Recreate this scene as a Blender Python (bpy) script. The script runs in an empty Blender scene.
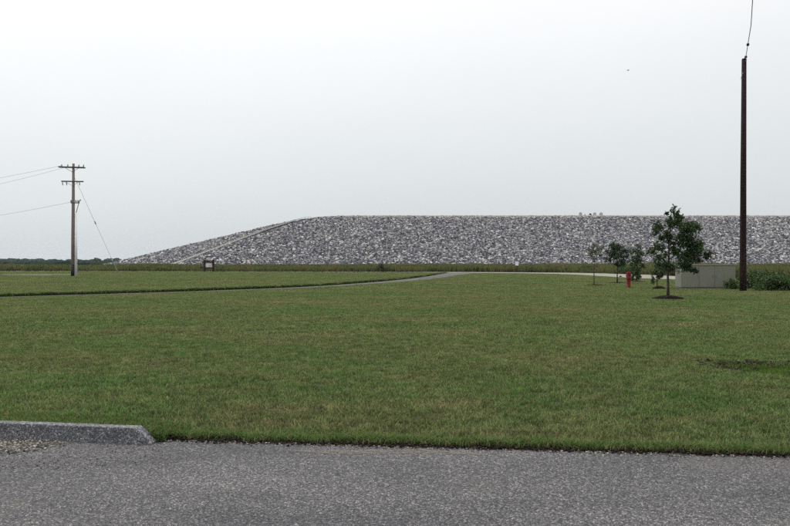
import bpy, bmesh, math, random
import numpy as np
from mathutils import Vector, Matrix, noise as mnoise

random.seed(7); rng = np.random.default_rng(7)
sc = bpy.context.scene
col = sc.collection
R = math.radians

# ------------------------------------------------------------------ camera
EYE = 1.65; FPX = 768.0; CX = 395.0; HZ = 262.0          # photograph pixels (790 x 526)
cam_d = bpy.data.cameras.new('camera'); cam = bpy.data.objects.new('camera', cam_d); col.objects.link(cam)
cam.location = (0, 0, EYE); cam.rotation_euler = (R(90), 0, 0)
cam_d.sensor_width = 36; cam_d.lens = 36 * FPX / 790
cam_d.shift_y = -(263.0 - HZ) / 790 * -1 * -1
cam_d.clip_start = 0.1; cam_d.clip_end = 8000
sc.camera = cam

# ------------------------------------------------------------------ sky, sun, exposure
SUN_AZ, SUN_EL = R(-50), R(50)                            # azimuth from +Y, negative = left
sdir = Vector((math.sin(SUN_AZ)*math.cos(SUN_EL), math.cos(SUN_AZ)*math.cos(SUN_EL), math.sin(SUN_EL)))
w = bpy.data.worlds.new('World'); sc.world = w; w.use_nodes = True
nt = w.node_tree; nt.nodes.clear()
def N(t, kind, **kw):
    n = t.nodes.new(kind)
    for k, v in kw.items(): setattr(n, k, v)
    return n
def math_n(t, op, a, b=None, clamp=False):
    n = N(t, 'ShaderNodeMath', operation=op); n.use_clamp = clamp
    for i, v in enumerate((a, b)):
        if v is None: continue
        if isinstance(v, (int, float)): n.inputs[i].default_value = v
        else: t.links.new(v, n.inputs[i])
    return n.outputs[0]
def mix_n(t, fac, a, b, mode='MIX'):
    n = N(t, 'ShaderNodeMix', data_type='RGBA', blend_type=mode)
    for s, v in ((0, fac), (6, a), (7, b)):
        if isinstance(v, (int, float)): n.inputs[s].default_value = v
        elif isinstance(v, tuple): n.inputs[s].default_value = (*v[:3], 1)
        else: t.links.new(v, n.inputs[s])
    return n.outputs[2]
tc = N(nt, 'ShaderNodeTexCoord')
sep = N(nt, 'ShaderNodeSeparateXYZ'); nt.links.new(tc.outputs['Generated'], sep.inputs[0])
z = math_n(nt, 'MAXIMUM', sep.outputs[2], 0.0)
lum = math_n(nt, 'MULTIPLY_ADD', z, 0.95); lum.node.inputs[2].default_value = 0.69
dot = N(nt, 'ShaderNodeVectorMath', operation='DOT_PRODUCT'); nt.links.new(tc.outputs['Generated'], dot.inputs[0]); dot.inputs[1].default_value = sdir
glow = math_n(nt, 'POWER', math_n(nt, 'MAXIMUM', dot.outputs['Value'], 0.0), 2.5)
lum = math_n(nt, 'ADD', lum, math_n(nt, 'MULTIPLY', glow, 0.16))
cl = N(nt, 'ShaderNodeTexNoise'); cl.inputs['Scale'].default_value = 2.2; cl.inputs['Detail'].default_value = 3
mp = N(nt, 'ShaderNodeMapping'); mp.inputs['Scale'].default_value = (1, 1, 3); nt.links.new(tc.outputs['Generated'], mp.inputs[0]); nt.links.new(mp.outputs[0], cl.inputs[0])
lum = math_n(nt, 'MULTIPLY', lum, math_n(nt, 'MULTIPLY_ADD', cl.outputs['Fac'], 0.10)); lum.node.inputs[1].links[0].from_node.inputs[2].default_value = 0.95
tint = mix_n(nt, math_n(nt, 'MULTIPLY', z, 3.2, True), (0.90, 0.965, 1.0), (0.985, 0.995, 1.0))
grey = N(nt, 'ShaderNodeVectorMath', operation='SCALE'); nt.links.new(tint, grey.inputs[0]); nt.links.new(math_n(nt, 'MULTIPLY', lum, 10.0), grey.inputs['Scale'])
sky = N(nt, 'ShaderNodeTexSky', sky_type='NISHITA'); sky.sun_disc = False; sky.sun_elevation = SUN_EL; sky.sun_rotation = SUN_AZ
sky.dust_density = 6; sky.air_density = 1.0; sky.altitude = 200
bg = N(nt, 'ShaderNodeBackground'); bg.inputs['Strength'].default_value = 0.10
nt.links.new(mix_n(nt, 0.10, grey.outputs[0], sky.outputs[0]), bg.inputs['Color'])
nt.links.new(bg.outputs[0], N(nt, 'ShaderNodeOutputWorld').inputs['Surface'])

sun_d = bpy.data.lights.new('sun', 'SUN'); sun_d.energy = 1.5; sun_d.angle = R(12); sun_d.color = (1, 0.96, 0.9)
sun = bpy.data.objects.new('sun', sun_d); col.objects.link(sun); sun.location = (0, 0, 60)
sun.rotation_euler = (-sdir).to_track_quat('-Z', 'Y').to_euler()
sc.view_settings.view_transform = 'Standard'; sc.view_settings.look = 'None'
sc.view_settings.exposure = 0.06; sc.view_settings.gamma = 1.0; sc.view_settings.use_curve_mapping = False
sc.render.engine = 'CYCLES'
sc.cycles.use_denoising = False; sc.cycles.max_bounces = 6; sc.cycles.transparent_max_bounces = 8
sc.cycles.diffuse_bounces = 3; sc.cycles.glossy_bounces = 2; sc.cycles.volume_bounces = 1
sc.cycles.caustics_reflective = False; sc.cycles.caustics_refractive = False

# ------------------------------------------------------------------ helpers
def gp(px, py, zz=0.0):
    """photo pixel lying on the level ground at height zz -> world point"""
    d = FPX * (EYE - zz) / (py - HZ)
    return Vector(((px - CX) / FPX * d, d, zz))
def at(px, py, d):
    return Vector(((px - CX) / FPX * d, d, EYE + (HZ - py) / FPX * d))

def tag(o, label=None, cat=None, group=None, kind=None):
    if label: o['label'] = label
    if cat: o['category'] = cat
    if group: o['group'] = group
    if kind: o['kind'] = kind
    return o
def empty(name, loc, label, cat, rz=0, group=None):
    o = bpy.data.objects.new(name, None); col.objects.link(o); o.location = loc; o.rotation_euler = (0, 0, rz); o.empty_display_size = 0.2
    return tag(o, label, cat, group)
def copy_tree(o, parent=None):
    c = o.copy(); col.objects.link(c); c.parent = parent
    for ch in list(o.children): copy_tree(ch, c)
    return c

class MB:
    def __init__(s): s.v = []; s.f = []
    def add(s, vs, fs):
        b = len(s.v); s.v += [tuple(p) for p in vs]; s.f += [tuple(i + b for i in f) for f in fs]; return s
    def box(s, c, size, rot=None, bev=0.0):
        hx, hy, hz = (q / 2 for q in size); b = bev
        if b <= 0:
            vs = [Vector((x, y, zz)) for x in (-hx, hx) for y in (-hy, hy) for zz in (-hz, hz)]
            fs = [(0,1,3,2),(4,6,7,5),(0,4,5,1),(2,3,7,6),(0,2,6,4),(1,5,7,3)]
        else:
            bm = bmesh.new(); bmesh.ops.create_cube(bm, size=1)
            bmesh.ops.scale(bm, vec=size, verts=bm.verts); bmesh.ops.bevel(bm, geom=bm.edges[:], offset=b, segments=2, affect='EDGES', profile=0.5)
            bm.verts.index_update(); vs = [v.co.copy() for v in bm.verts]; fs = [[v.index for v in f.verts] for f in bm.faces]; bm.free()
        c = Vector(c)
        if rot is not None: vs = [rot @ p for p in vs]
        return s.add([p + c for p in vs], fs)
    def tube(s, pts, rad, n=8, cap=True):
        pts = [Vector(p) for p in pts]; m = len(pts)
        if isinstance(rad, (int, float)): rad = [rad] * m
        vs = []; up = None
        for i in range(m):
            t = (pts[min(i+1, m-1)] - pts[max(i-1, 0)])
            t = t.normalized() if t.length > 1e-9 else Vector((0,0,1))
            if up is None:
                a = Vector((1,0,0)) if abs(t.x) < .8 else Vector((0,1,0)); up = (a - t * a.dot(t)).normalized()
            else:
                up = up - t * up.dot(t)
                up = up.normalized() if up.length > 1e-6 else t.orthogonal().normalized()
            bi = t.cross(up)
            for k in range(n):
                a = 2 * math.pi * k / n; vs.append(pts[i] + (up * math.cos(a) + bi * math.sin(a)) * rad[i])
        fs = [(i*n+k, i*n+(k+1) % n, (i+1)*n+(k+1) % n, (i+1)*n+k) for i in range(m-1) for k in range(n)]
        if cap: fs += [tuple(range(n-1, -1, -1)), tuple(range((m-1)*n, m*n))]
        return s.add(vs, fs)
    def lathe(s, prof, c=(0,0,0), n=20):
        return s.tube([Vector(c) + Vector((0,0,h)) for r, h in prof], [r for r, h in prof], n)
    def build(s, name, mat, parent=None, smooth=False, loc=None):
        me = bpy.data.meshes.new(name); me.from_pydata(s.v, [], s.f); me.update()
        if mat: me.materials.append(mat)
        if smooth: me.shade_smooth()
        o = bpy.data.objects.new(name, me); col.objects.link(o)
        if parent: o.parent = parent
        if loc is not None: o.location = loc
        return o
def mesh_np(name, v, f, mat, parent=None, smooth=False):
    me = bpy.data.meshes.new(name); me.from_pydata(v.tolist() if hasattr(v, 'tolist') else v, [], f.tolist() if hasattr(f, 'tolist') else f); me.update()
    if mat: me.materials.append(mat)
    if smooth: me.shade_smooth()
    o = bpy.data.objects.new(name, me); col.objects.link(o)
    if parent: o.parent = parent
    return o
def fix_normals(o):
    bm = bmesh.new(); bm.from_mesh(o.data); bmesh.ops.recalc_face_normals(bm, faces=bm.faces[:]); bm.to_mesh(o.data); bm.free(); return o

# --- materials
def mat_new(name):
    m = bpy.data.materials.new(name); m.use_nodes = True
    return m, m.node_tree, m.node_tree.nodes['Principled BSDF']
def ramp(t, fac, stops, interp='LINEAR'):
    n = N(t, 'ShaderNodeValToRGB'); n.color_ramp.interpolation = interp; e = n.color_ramp.elements
    while len(e) < len(stops): e.new(0.5)
    for i, (p, c) in enumerate(stops): e[i].position = p; e[i].color = (*c, 1)
    t.links.new(fac, n.inputs[0]); return n.outputs[0]
def noise_n(t, vec, scale, detail=4, rough=0.55, stretch=None, dim='3D'):
    n = N(t, 'ShaderNodeTexNoise'); n.inputs['Scale'].default_value = scale; n.inputs['Detail'].default_value = detail; n.inputs['Roughness'].default_value = rough
    if stretch:
        mp = N(t, 'ShaderNodeMapping'); mp.inputs['Scale'].default_value = stretch; t.links.new(vec, mp.inputs[0]); vec = mp.outputs[0]
    t.links.new(vec, n.inputs['Vector']); return n.outputs['Fac']
def bump(t, b, height, dist, strength=1.0):
    n = N(t, 'ShaderNodeBump'); n.inputs['Distance'].default_value = dist; n.inputs['Strength'].default_value = strength
    t.links.new(height, n.inputs['Height']); t.links.new(n.outputs[0], b.inputs['Normal'])
def pos(t): return N(t, 'ShaderNodeNewGeometry').outputs['Position']
def objco(t): return N(t, 'ShaderNodeTexCoord').outputs['Object']

def simple(name, c, rough=0.7, var=0.25, scale=6.0, metal=0.0, bmp=0.002, stretch=None, spec=0.25):
    m, t, b = mat_new(name); o = objco(t)
    nz = noise_n(t, o, scale, 6, 0.65, stretch)
    lo = tuple(q * (1 - var) for q in c); hi = tuple(min(1, q * (1 + var)) for q in c)
    t.links.new(ramp(t, nz, [(0.28, lo), (0.72, hi)]), b.inputs['Base Color'])
    b.inputs['Roughness'].default_value = rough; b.inputs['Specular IOR Level'].default_value = spec; b.inputs['Metallic'].default_value = metal
    if bmp: bump(t, b, noise_n(t, o, scale * 6, 4, 0.6, stretch), bmp)
    return m

LAWN_HI = (0.102, 0.192, 0.055); LAWN_MID = (0.143, 0.202, 0.074); LAWN_DRY = (0.275, 0.232, 0.140)
def lawn_colour(t, p):
    """lush / olive / dry patches laid out over the lawn in metres"""
    a = noise_n(t, p, 0.22, 5, 0.6, (0.55, 1.0, 1.0))
    b2 = noise_n(t, p, 1.6, 6, 0.7, (0.6, 1.0, 1.0))
    f = math_n(t, 'ADD', math_n(t, 'MULTIPLY', a, 0.52), math_n(t, 'MULTIPLY', b2, 0.48))
    c_ = ramp(t, f, [(0.40, LAWN_HI), (0.485, LAWN_MID), (0.55, (0.172, 0.200, 0.082)), (0.67, LAWN_DRY)])
    fm = noise_n(t, p, 6.5, 3, 0.7)
    return mix_n(t, 1.0, c_, ramp(t, fm, [(0.34, (0.60, 0.64, 0.58)), (0.5, (0.98, 0.98, 0.98)), (0.66, (1.38, 1.32, 1.34))]), 'MULTIPLY')

m_lawn, t, b = mat_new('lawn_soil'); p = pos(t)
base = lawn_colour(t, p)
fine = noise_n(t, p, 26, 5, 0.75)
base = mix_n(t, 1.0, base, ramp(t, fine, [(0.3, (0.16, 0.155, 0.14)), (0.72, (0.62, 0.57, 0.52))]), 'MULTIPLY')
t.links.new(base, b.inputs['Base Color']); b.inputs['Roughness'].default_value = 0.95; b.inputs['Specular IOR Level'].default_value = 0.1
bump(t, b, fine, 0.05)

def blade_mat(name, dry, tip=None, trans=0.35, use_lawn=True, greens=None, sat=0.5):
    m, t, b = mat_new(name); t.nodes.remove(b); out = t.nodes['Material Output']
    g = N(t, 'ShaderNodeNewGeometry'); p = g.outputs['Position']
    r = g.outputs['Random Per Island']
    if use_lawn: c = lawn_colour(t, p)
    else:
        c = ramp(t, noise_n(t, p, 0.07, 4, 0.6), [(0.32, greens[0]), (0.5, greens[1]), (0.68, greens[2])])
    oi = N(t, 'ShaderNodeObjectInfo').outputs['Random']
    c = mix_n(t, 1.0, c, ramp(t, r, [(0.0, (0.34, 0.40, 0.32)), (0.5, (0.95, 0.95, 0.95)), (1.0, (1.75, 1.68, 1.6))]), 'MULTIPLY')
    c = mix_n(t, 1.0, c, ramp(t, oi, [(0.0, (0.8, 0.8, 0.8)), (1.0, (1.2, 1.2, 1.2))]), 'MULTIPLY')
    isdry = math_n(t, 'LESS_THAN', math_n(t, 'FRACT', math_n(t, 'MULTIPLY', r, 17.31)), dry)
    c = mix_n(t, isdry, c, tip or (0.30, 0.25, 0.15))
    d = N(t, 'ShaderNodeBsdfDiffuse'); tr = N(t, 'ShaderNodeBsdfTranslucent'); mx = N(t, 'ShaderNodeMixShader'); mx.inputs[0].default_value = trans
    t.links.new(c, d.inputs[0]); t.links.new(c, tr.inputs[0]); t.links.new(d.outputs[0], mx.inputs[1]); t.links.new(tr.outputs[0], mx.inputs[2]); t.links.new(mx.outputs[0], out.inputs[0])
    return m
m_blade = blade_mat('grass_blade', 0.15)
m_fringe = blade_mat('edge_grass_blade', 0.18, use_lawn=False, greens=((0.078, 0.145, 0.040), (0.105, 0.170, 0.052), (0.145, 0.19, 0.070)))
m_rank = blade_mat('rank_grass_blade', 0.05, use_lawn=False, greens=((0.022, 0.042, 0.012), (0.032, 0.058, 0.015), (0.045, 0.07, 0.018)))
m_lush = blade_mat('lush_grass_blade', 0.03, use_lawn=False, greens=((0.055, 0.105, 0.022), (0.085, 0.145, 0.030), (0.10, 0.155, 0.034)))
m_weed = blade_mat('meadow_blade', 0.26, tip=(0.20, 0.135, 0.08), use_lawn=False, greens=((0.055, 0.098, 0.030), (0.095, 0.125, 0.042), (0.135, 0.125, 0.055)))
def leaf_mat(name, lo, hi, trans=0.3, spec=0.3):
    m, t, b = mat_new(name); out = t.nodes['Material Output']
    r = N(t, 'ShaderNodeNewGeometry').outputs['Random Per Island']
    c = ramp(t, r, [(0.0, lo), (1.0, hi)])
    t.links.new(c, b.inputs['Base Color']); b.inputs['Roughness'].default_value = 0.5; b.inputs['Specular IOR Level'].default_value = spec
    tr = N(t, 'ShaderNodeBsdfTranslucent'); mx = N(t, 'ShaderNodeMixShader'); mx.inputs[0].default_value = trans
    t.links.new(c, tr.inputs[0]); t.links.new(b.outputs[0], mx.inputs[1]); t.links.new(tr.outputs[0], mx.inputs[2]); t.links.new(mx.outputs[0], out.inputs[0])
    return m
m_leaf_dark = leaf_mat('dark_leaf', (0.012, 0.028, 0.012), (0.034, 0.062, 0.022))
m_leaf = leaf_mat('oak_leaf', (0.014, 0.034, 0.012), (0.070, 0.110, 0.036))
m_leaf_light = leaf_mat('pale_leaf', (0.045, 0.072, 0.030), (0.10, 0.13, 0.06))
m_leaf_shrub = leaf_mat('shrub_leaf', (0.020, 0.048, 0.014), (0.088, 0.142, 0.038))
m_leaf_far = leaf_mat('far_leaf', (0.012, 0.026, 0.022), (0.028, 0.046, 0.034), 0.05, 0.0)
m_bark = simple('bark', (0.045, 0.036, 0.03), 0.9, 0.4, 14, bmp=0.01, stretch=(1, 1, 0.25))

# asphalt: aggregate in dark binder, worn tracks, dust
m_asph, t, b = mat_new('asphalt'); p = pos(t)
def voro(t, p, s, out='Color'):
    v = N(t, 'ShaderNodeTexVoronoi'); v.inputs['Scale'].default_value = s; t.links.new(p, v.inputs['Vector']); return v.outputs[out]
bw1 = N(t, 'ShaderNodeSeparateColor'); t.links.new(voro(t, p, 135), bw1.inputs[0])
bw2 = N(t, 'ShaderNodeSeparateColor'); t.links.new(voro(t, p, 62), bw2.inputs[0])
s1 = ramp(t, bw1.outputs[0], [(0.0, (0.022, 0.022, 0.026)), (0.50, (0.060, 0.060, 0.066)), (0.82, (0.118, 0.117, 0.12)), (1.0, (0.29, 0.275, 0.26))])
s2 = ramp(t, bw2.outputs[1], [(0.0, (0.48, 0.48, 0.50)), (0.6, (0.96, 0.96, 0.96)), (1.0, (1.6, 1.56, 1.5))])
c = mix_n(t, 1.0, s1, s2, 'MULTIPLY')
big = noise_n(t, p, 0.9, 5, 0.6, (0.45, 1.3, 1.0))
c = mix_n(t, 1.0, c, ramp(t, big, [(0.3, (0.66, 0.66, 0.69)), (0.7, (1.28, 1.26, 1.23))]), 'MULTIPLY')
stain = noise_n(t, p, 0.5, 6, 0.7)
c = mix_n(t, ramp(t, stain, [(0.56, (0, 0, 0)), (0.74, (0.40, 0.40, 0.40))]), c, (0.13, 0.108, 0.088))
t.links.new(c, b.inputs['Base Color']); b.inputs['Roughness'].default_value = 0.82; b.inputs['Specular IOR Level'].default_value = 0.35
hgt = math_n(t, 'ADD', math_n(t, 'MULTIPLY', voro(t, p, 135, 'Distance'), -0.6), noise_n(t, p, 30, 4, 0.7))
bump(t, b, hgt, 0.006)

m_soil = simple('dark_soil', (0.022, 0.017, 0.013), 0.95, 0.5, 20, bmp=0.02, spec=.05)
m_mulch = simple('bark_mulch', (0.020, 0.015, 0.012), 0.95, 0.5, 30, bmp=0.02, spec=.05)
m_path = simple('path_asphalt', (0.115, 0.112, 0.104), 0.9, 0.25, 3, bmp=0.004, spec=.05)
m_road = simple('pale_road', (0.25, 0.235, 0.21), 0.9, 0.18, 0.6, bmp=0.004, spec=.05)
m_gravel_pad = simple('gravel_pad', (0.155, 0.145, 0.13), 0.95, 0.35, 3, bmp=0.02)
m_sand = simple('sand', (0.21, 0.175, 0.14), 0.95, 0.25, 12, bmp=0.004)
m_ground = simple('meadow_ground', (0.045, 0.055, 0.022), 1.0, 0.35, 0.03, bmp=0.0, spec=0.0)

def stone_mat(name, stops, sc_=3.0, inst=True):
    m, t, b = mat_new(name)
    r = N(t, 'ShaderNodeObjectInfo').outputs['Random'] if inst else N(t, 'ShaderNodeNewGeometry').outputs['Random Per Island']
    c = ramp(t, r, stops)
    nz = noise_n(t, pos(t), sc_, 5, 0.65)
    c = mix_n(t, 1.0, c, ramp(t, nz, [(0.3, (0.7, 0.7, 0.7)), (0.7, (1.25, 1.25, 1.25))]), 'MULTIPLY')
    t.links.new(c, b.inputs['Base Color']); b.inputs['Roughness'].default_value = 0.9; b.inputs['Specular IOR Level'].default_value = .12
    bump(t, b, nz, 0.06 if inst else 0.004)
    return m
m_riprap = stone_mat('riprap_stone', [(0.0, (0.034, 0.034, 0.046)), (0.36, (0.096, 0.097, 0.118)), (0.64, (0.205, 0.202, 0.212)), (0.86, (0.37, 0.36, 0.345)), (1.0, (0.60, 0.58, 0.54))], 0.9)
m_crest = stone_mat('crest_stone', [(0.0, (0.16, 0.145, 0.13)), (0.5, (0.30, 0.275, 0.25)), (1.0, (0.50, 0.455, 0.41))], 0.9)
m_bed = simple('rubble_bed', (0.075, 0.075, 0.085), 0.95, 0.5, 0.9, bmp=0.2)
m_pebble = stone_mat('pebble', [(0.0, (0.03, 0.028, 0.028)), (0.35, (0.10, 0.09, 0.08)), (0.7, (0.22, 0.20, 0.17)), (1.0, (0.42, 0.39, 0.34))], 60, inst=False)
m_chip = stone_mat('bark_chip', [(0.0, (0.008, 0.006, 0.005)), (0.75, (0.024, 0.017, 0.013)), (1.0, (0.055, 0.040, 0.030))], 30, inst=False)

# ------------------------------------------------------------------ scattering (uncountable stuff)
SRC = bpy.data.collections.new('scatter_sources')
def scatter(name, pts, rotz, scl, sources, kind='stuff', parent=None, tilt=None):
    """one object: instances of the source meshes on the given points"""
    c = bpy.data.collections.new(name + '_source')
    for i, me in enumerate(sources):
        o = bpy.data.objects.new(f'{name}_source_{i:02d}', me); c.objects.link(o)
    n = len(pts)
    me = bpy.data.meshes.new(name); me.vertices.add(n); me.vertices.foreach_set('co', np.asarray(pts, dtype=np.float32).ravel())
    rot = np.zeros((n, 3), dtype=np.float32); rot[:, 2] = rotz
    if tilt is not None: rot[:, :2] = tilt
    a = me.attributes.new('rot', 'FLOAT_VECTOR', 'POINT'); a.data.foreach_set('vector', rot.ravel())
    s = np.asarray(scl, dtype=np.float32)
    if s.ndim == 1: s = np.repeat(s[:, None], 3, 1)
    a = me.attributes.new('scl', 'FLOAT_VECTOR', 'POINT'); a.data.foreach_set('vector', np.ascontiguousarray(s).ravel())
    a = me.attributes.new('pick', 'INT', 'POINT'); a.data.foreach_set('value', rng.integers(0, len(sources), n).astype(np.int32))
    o = bpy.data.objects.new(name, me); col.objects.link(o); o['kind'] = kind
    if parent: o.parent = parent
    g = bpy.data.node_groups.new(name + '_scatter', 'GeometryNodeTree')
    g.interface.new_socket('Geometry', in_out='INPUT', socket_type='NodeSocketGeometry'); g.interface.new_socket('Geometry', in_out='OUTPUT', socket_type='NodeSocketGeometry')
    gi = g.nodes.new('NodeGroupInput'); go = g.nodes.new('NodeGroupOutput')
    iop = g.nodes.new('GeometryNodeInstanceOnPoints'); ci = g.nodes.new('GeometryNodeCollectionInfo')
    ci.inputs['Collection'].default_value = c; ci.inputs['Separate Children'].default_value = True; ci.inputs['Reset Children'].default_value = True
    def attr(nm, ty):
        q = g.nodes.new('GeometryNodeInputNamedAttribute'); q.data_type = ty; q.inputs[0].default_value = nm; return q.outputs[0]
    L = g.links.new
    L(gi.outputs[0], iop.inputs['Points']); L(ci.outputs[0], iop.inputs['Instance']); iop.inputs['Pick Instance'].default_value = True
    L(attr('pick', 'INT'), iop.inputs['Instance Index']); L(attr('scl', 'FLOAT_VECTOR'), iop.inputs['Scale'])
    e2r = g.nodes.new('FunctionNodeEulerToRotation'); L(attr('rot', 'FLOAT_VECTOR'), e2r.inputs[0]); L(e2r.outputs[0], iop.inputs['Rotation'])
    L(iop.outputs[0], go.inputs[0])
    md = o.modifiers.new('scatter', 'NODES'); md.node_group = g
    return o

def tuft(name, n, size, h0, h1, wd, mat, lean=0.5, round_=False):
    V = []; F = []
    for i in range(n):
        if round_:
            rr = size / 2 * math.sqrt(random.random()); aa = random.random() * 6.283; x, y = rr * math.cos(aa), rr * math.sin(aa)
        else: x, y = (random.random() - .5) * size, (random.random() - .5) * size
        h = random.uniform(h0, h1); a = random.random() * 6.283; la = random.random() * 6.283; le = h * lean * random.random()
        wx, wy = math.cos(a) * wd / 2 * random.uniform(.7, 1.3), math.sin(a) * wd / 2
        lx, ly = math.cos(la) * le, math.sin(la) * le
        b0 = len(V)
        V += [(x - wx, y - wy, -.01), (x + wx, y + wy, -.01), (x + lx*.35 + wx*.75, y + ly*.35 + wy*.75, h*.6), (x + lx*.35 - wx*.75, y + ly*.35 - wy*.75, h*.6), (x + lx, y + ly, h)]
        F += [(b0, b0+1, b0+2, b0+3), (b0+3, b0+2, b0+4)]
    me = bpy.data.meshes.new(name); me.from_pydata(V, [], F); me.materials.append(mat); return me
def rock_mesh(name, mat, sub=1, seed=0, flat=0.75):
    bm = bmesh.new(); bmesh.ops.create_icosphere(bm, subdivisions=sub, radius=0.5)
    off = Vector((seed * 7.3, seed * 3.1, 1.7))
    for v in bm.verts:
        k = 1 + 0.55 * mnoise.noise(v.co * 2.2 + off) + 0.25 * mnoise.noise(v.co * 5 + off)
        v.co *= k; v.co.z *= flat
    me = bpy.data.meshes.new(name); bm.to_mesh(me); bm.free(); me.materials.append(mat); return me
def merged_stones(name, pts, sizes, mat, parent=None, flat=0.7, seed=3):
    base = []
    for i in range(5):
        me = rock_mesh('stone_base', None, 1, seed + i, flat) if False else None
        bm = bmesh.new(); bmesh.ops.create_icosphere(bm, subdivisions=1, radius=0.5)
        for v in bm.verts:
            v.co *= 1 + 0.5 * mnoise.noise(v.co * 2.5 + Vector((i * 5.1 + seed, 2, 3))); v.co.z *= flat
        bm.verts.index_update(); base.append((np.array([v.co[:] for v in bm.verts]), np.array([[v.index for v in f.verts] for f in bm.faces]))); bm.free()
    V = []; F = []; nb = 0
    for pnt, s in zip(pts, sizes):
        bv, bf = base[random.randrange(5)]; a = random.random() * 6.283; ca, sa = math.cos(a), math.sin(a)
        m = np.array([[ca, -sa, 0], [sa, ca, 0], [0, 0, 1]]); st = np.array([s * random.uniform(.8, 1.5), s, s])
        V.append((bv * st) @ m.T + np.array(pnt)); F.append(bf + nb); nb += len(bv)
    o = mesh_np(name, np.concatenate(V), np.concatenate(F), mat, parent); o['kind'] = 'stuff'; return o

# ------------------------------------------------------------------ plan of the place (metres)
def catmull(P, n=10):
    P = [P[0] + (P[0] - P[1])] + list(P) + [P[-1] + (P[-1] - P[-2])]; out = []
    for i in range(1, len(P) - 2):
        for k in range(n):
            u = k / n; a, b_, c_, d_ = P[i-1], P[i], P[i+1], P[i+2]
            out.append(0.5 * ((2*b_) + (c_-a)*u + (2*a-5*b_+4*c_-d_)*u*u + (3*b_-a-3*c_+d_)*u**3))
    out.append(P[-2]); return out
LAWN_Z = 0.03
path_c = catmull([Vector((x, y)) for x, y in [gp(*q, LAWN_Z)[:2] for q in [(-260, 304), (-110, 300.6), (0, 297.4), (110, 294.2), (210, 291.0), (310, 287.0), (372, 283.0), (410, 279.8), (440, 276.2), (458, 273.3)]]])
road_c = catmull([Vector(q) for q in [(-260, 152), (-150, 143), (-75, 135), (-33, 128), (2, 121), (15, 117), (23.5, 110), (27.0, 98), (27.6, 86), (28.2, 77), (31, 71), (37, 68), (50, 66.5), (80, 66)]])
def edge_y(x):                                            # far edge of the parking lot
    return 7.12 + (x + 2.27) * (6.5 - 7.12) / (3.34 + 2.27)
def offset(line, d):
    out = []; dd_ = d if callable(d) else (lambda u: d)
    for i, q in enumerate(line):
        tg = (line[min(i+1, len(line)-1)] - line[max(i-1, 0)]).normalized(); out.append(q + Vector((-tg.y, tg.x)) * dd_(i / (len(line) - 1)))
    return out
def dist_line(line, x, y):
    P = np.array([q[:] for q in line]); A = P[:-1]; B = P[1:]; D = B - A; L2 = (D**2).sum(1)
    best = np.full(np.shape(x), 1e9)
    for a, d, l in zip(A, D, L2):
        u = np.clip(((x - a[0]) * d[0] + (y - a[1]) * d[1]) / l, 0, 1)
        best = np.minimum(best, np.hypot(x - a[0] - u * d[0], y - a[1] - u * d[1]))
    return best
def interp_line(line, x):                                 # y of a line that runs left to right
    P = sorted([(q.x, q.y) for q in line]); return np.interp(x, [q[0] for q in P], [q[1] for q in P])
PATH_W, ROAD_W = 1.15, 8.0
def path_half(u): return 0.5 + 1.3 * max(0, u - .5)**1.5 * 2.8
bank = offset(path_c, path_half)                         # foot of the low grass bank beyond the path
road_near = [q for q in offset(road_c, -ROAD_W / 2)]
BANK_Z = 0.14
ditch = [Vector((x, interp_line(road_near, x) - 5.0)) for x in np.linspace(-200, bank[-1].x - 3, 40)]
def in_poly(poly, x, y):
    P = [q[:2] for q in poly]; r = np.zeros(np.shape(x), bool); j = len(P) - 1
    for i in range(len(P)):
        xi, yi = P[i]; xj, yj = P[j]
        if yi != yj: r ^= ((yi > y) != (yj > y)) & (x < (xj - xi) * (y - yi) / (yj - yi) + xi)
        j = i
    return r
terr = [q for q in bank if q.x > -200 and q.y < 112]
terr_poly = terr + [q for q in reversed(ditch)]
def smooth(a, b_, x):
    u = np.clip((x - a) / (b_ - a), 0, 1); return u * u * (3 - 2 * u)
HOLE = (5.80, 11.65)
def lawn_h(x, y):
    x = np.asarray(x, float); y = np.asarray(y, float)
    fade = 1 - smooth(18, 34, y)
    und = 0.022 * np.sin(x * 0.55 + 1.3) * np.sin(y * 0.42 + x * 0.11) + 0.012 * np.sin(x * 1.7 + y * 0.9) + 0.008 * np.sin(y * 2.3 - x * 0.8)
    h = LAWN_Z - 0.022 * (1 - smooth(0.0, 0.35, y - edge_y(x))) + und * fade * smooth(6.5, 9, y)
    h = h + 0.092 * (1 - smooth(-2.7, -1.8, x)) * (1 - smooth(7.5, 12, y))
    q = ((x - HOLE[0]) / 0.85)**2 + ((y - HOLE[1]) / 0.85)**2
    q2 = ((x - HOLE[0] - 0.75) / 0.45)**2 + ((y - HOLE[1] - .05) / 0.42)**2
    return h - 0.10 * np.exp(-q**2) - 0.05 * np.exp(-q2)

# ------------------------------------------------------------------ ground sheets
g = MB(); Xs = [-2600, -800, -300, 0, 300, 800, 2600]; Ys = [-400, -60, 0, 130, 300, 700, 1400, 3200]
vs = [(x, y, -0.06) for y in Ys for x in Xs]
g.add(vs, [(j*7+i, j*7+i+1, (j+1)*7+i+1, (j+1)*7+i) for j in range(7) for i in range(6)])
g.build('ground', m_ground)['kind'] = 'structure'

g = MB(); xs = np.linspace(-60, 60, 121)
g.add([(x, edge_y(x) + 0.25, 0) for x in xs] + [(x, -40, 0) for x in xs], [(121+i, 122+i, i+1, i) for i in range(120)])
g.build('parking_lot', m_asph)['kind'] = 'structure'

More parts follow.
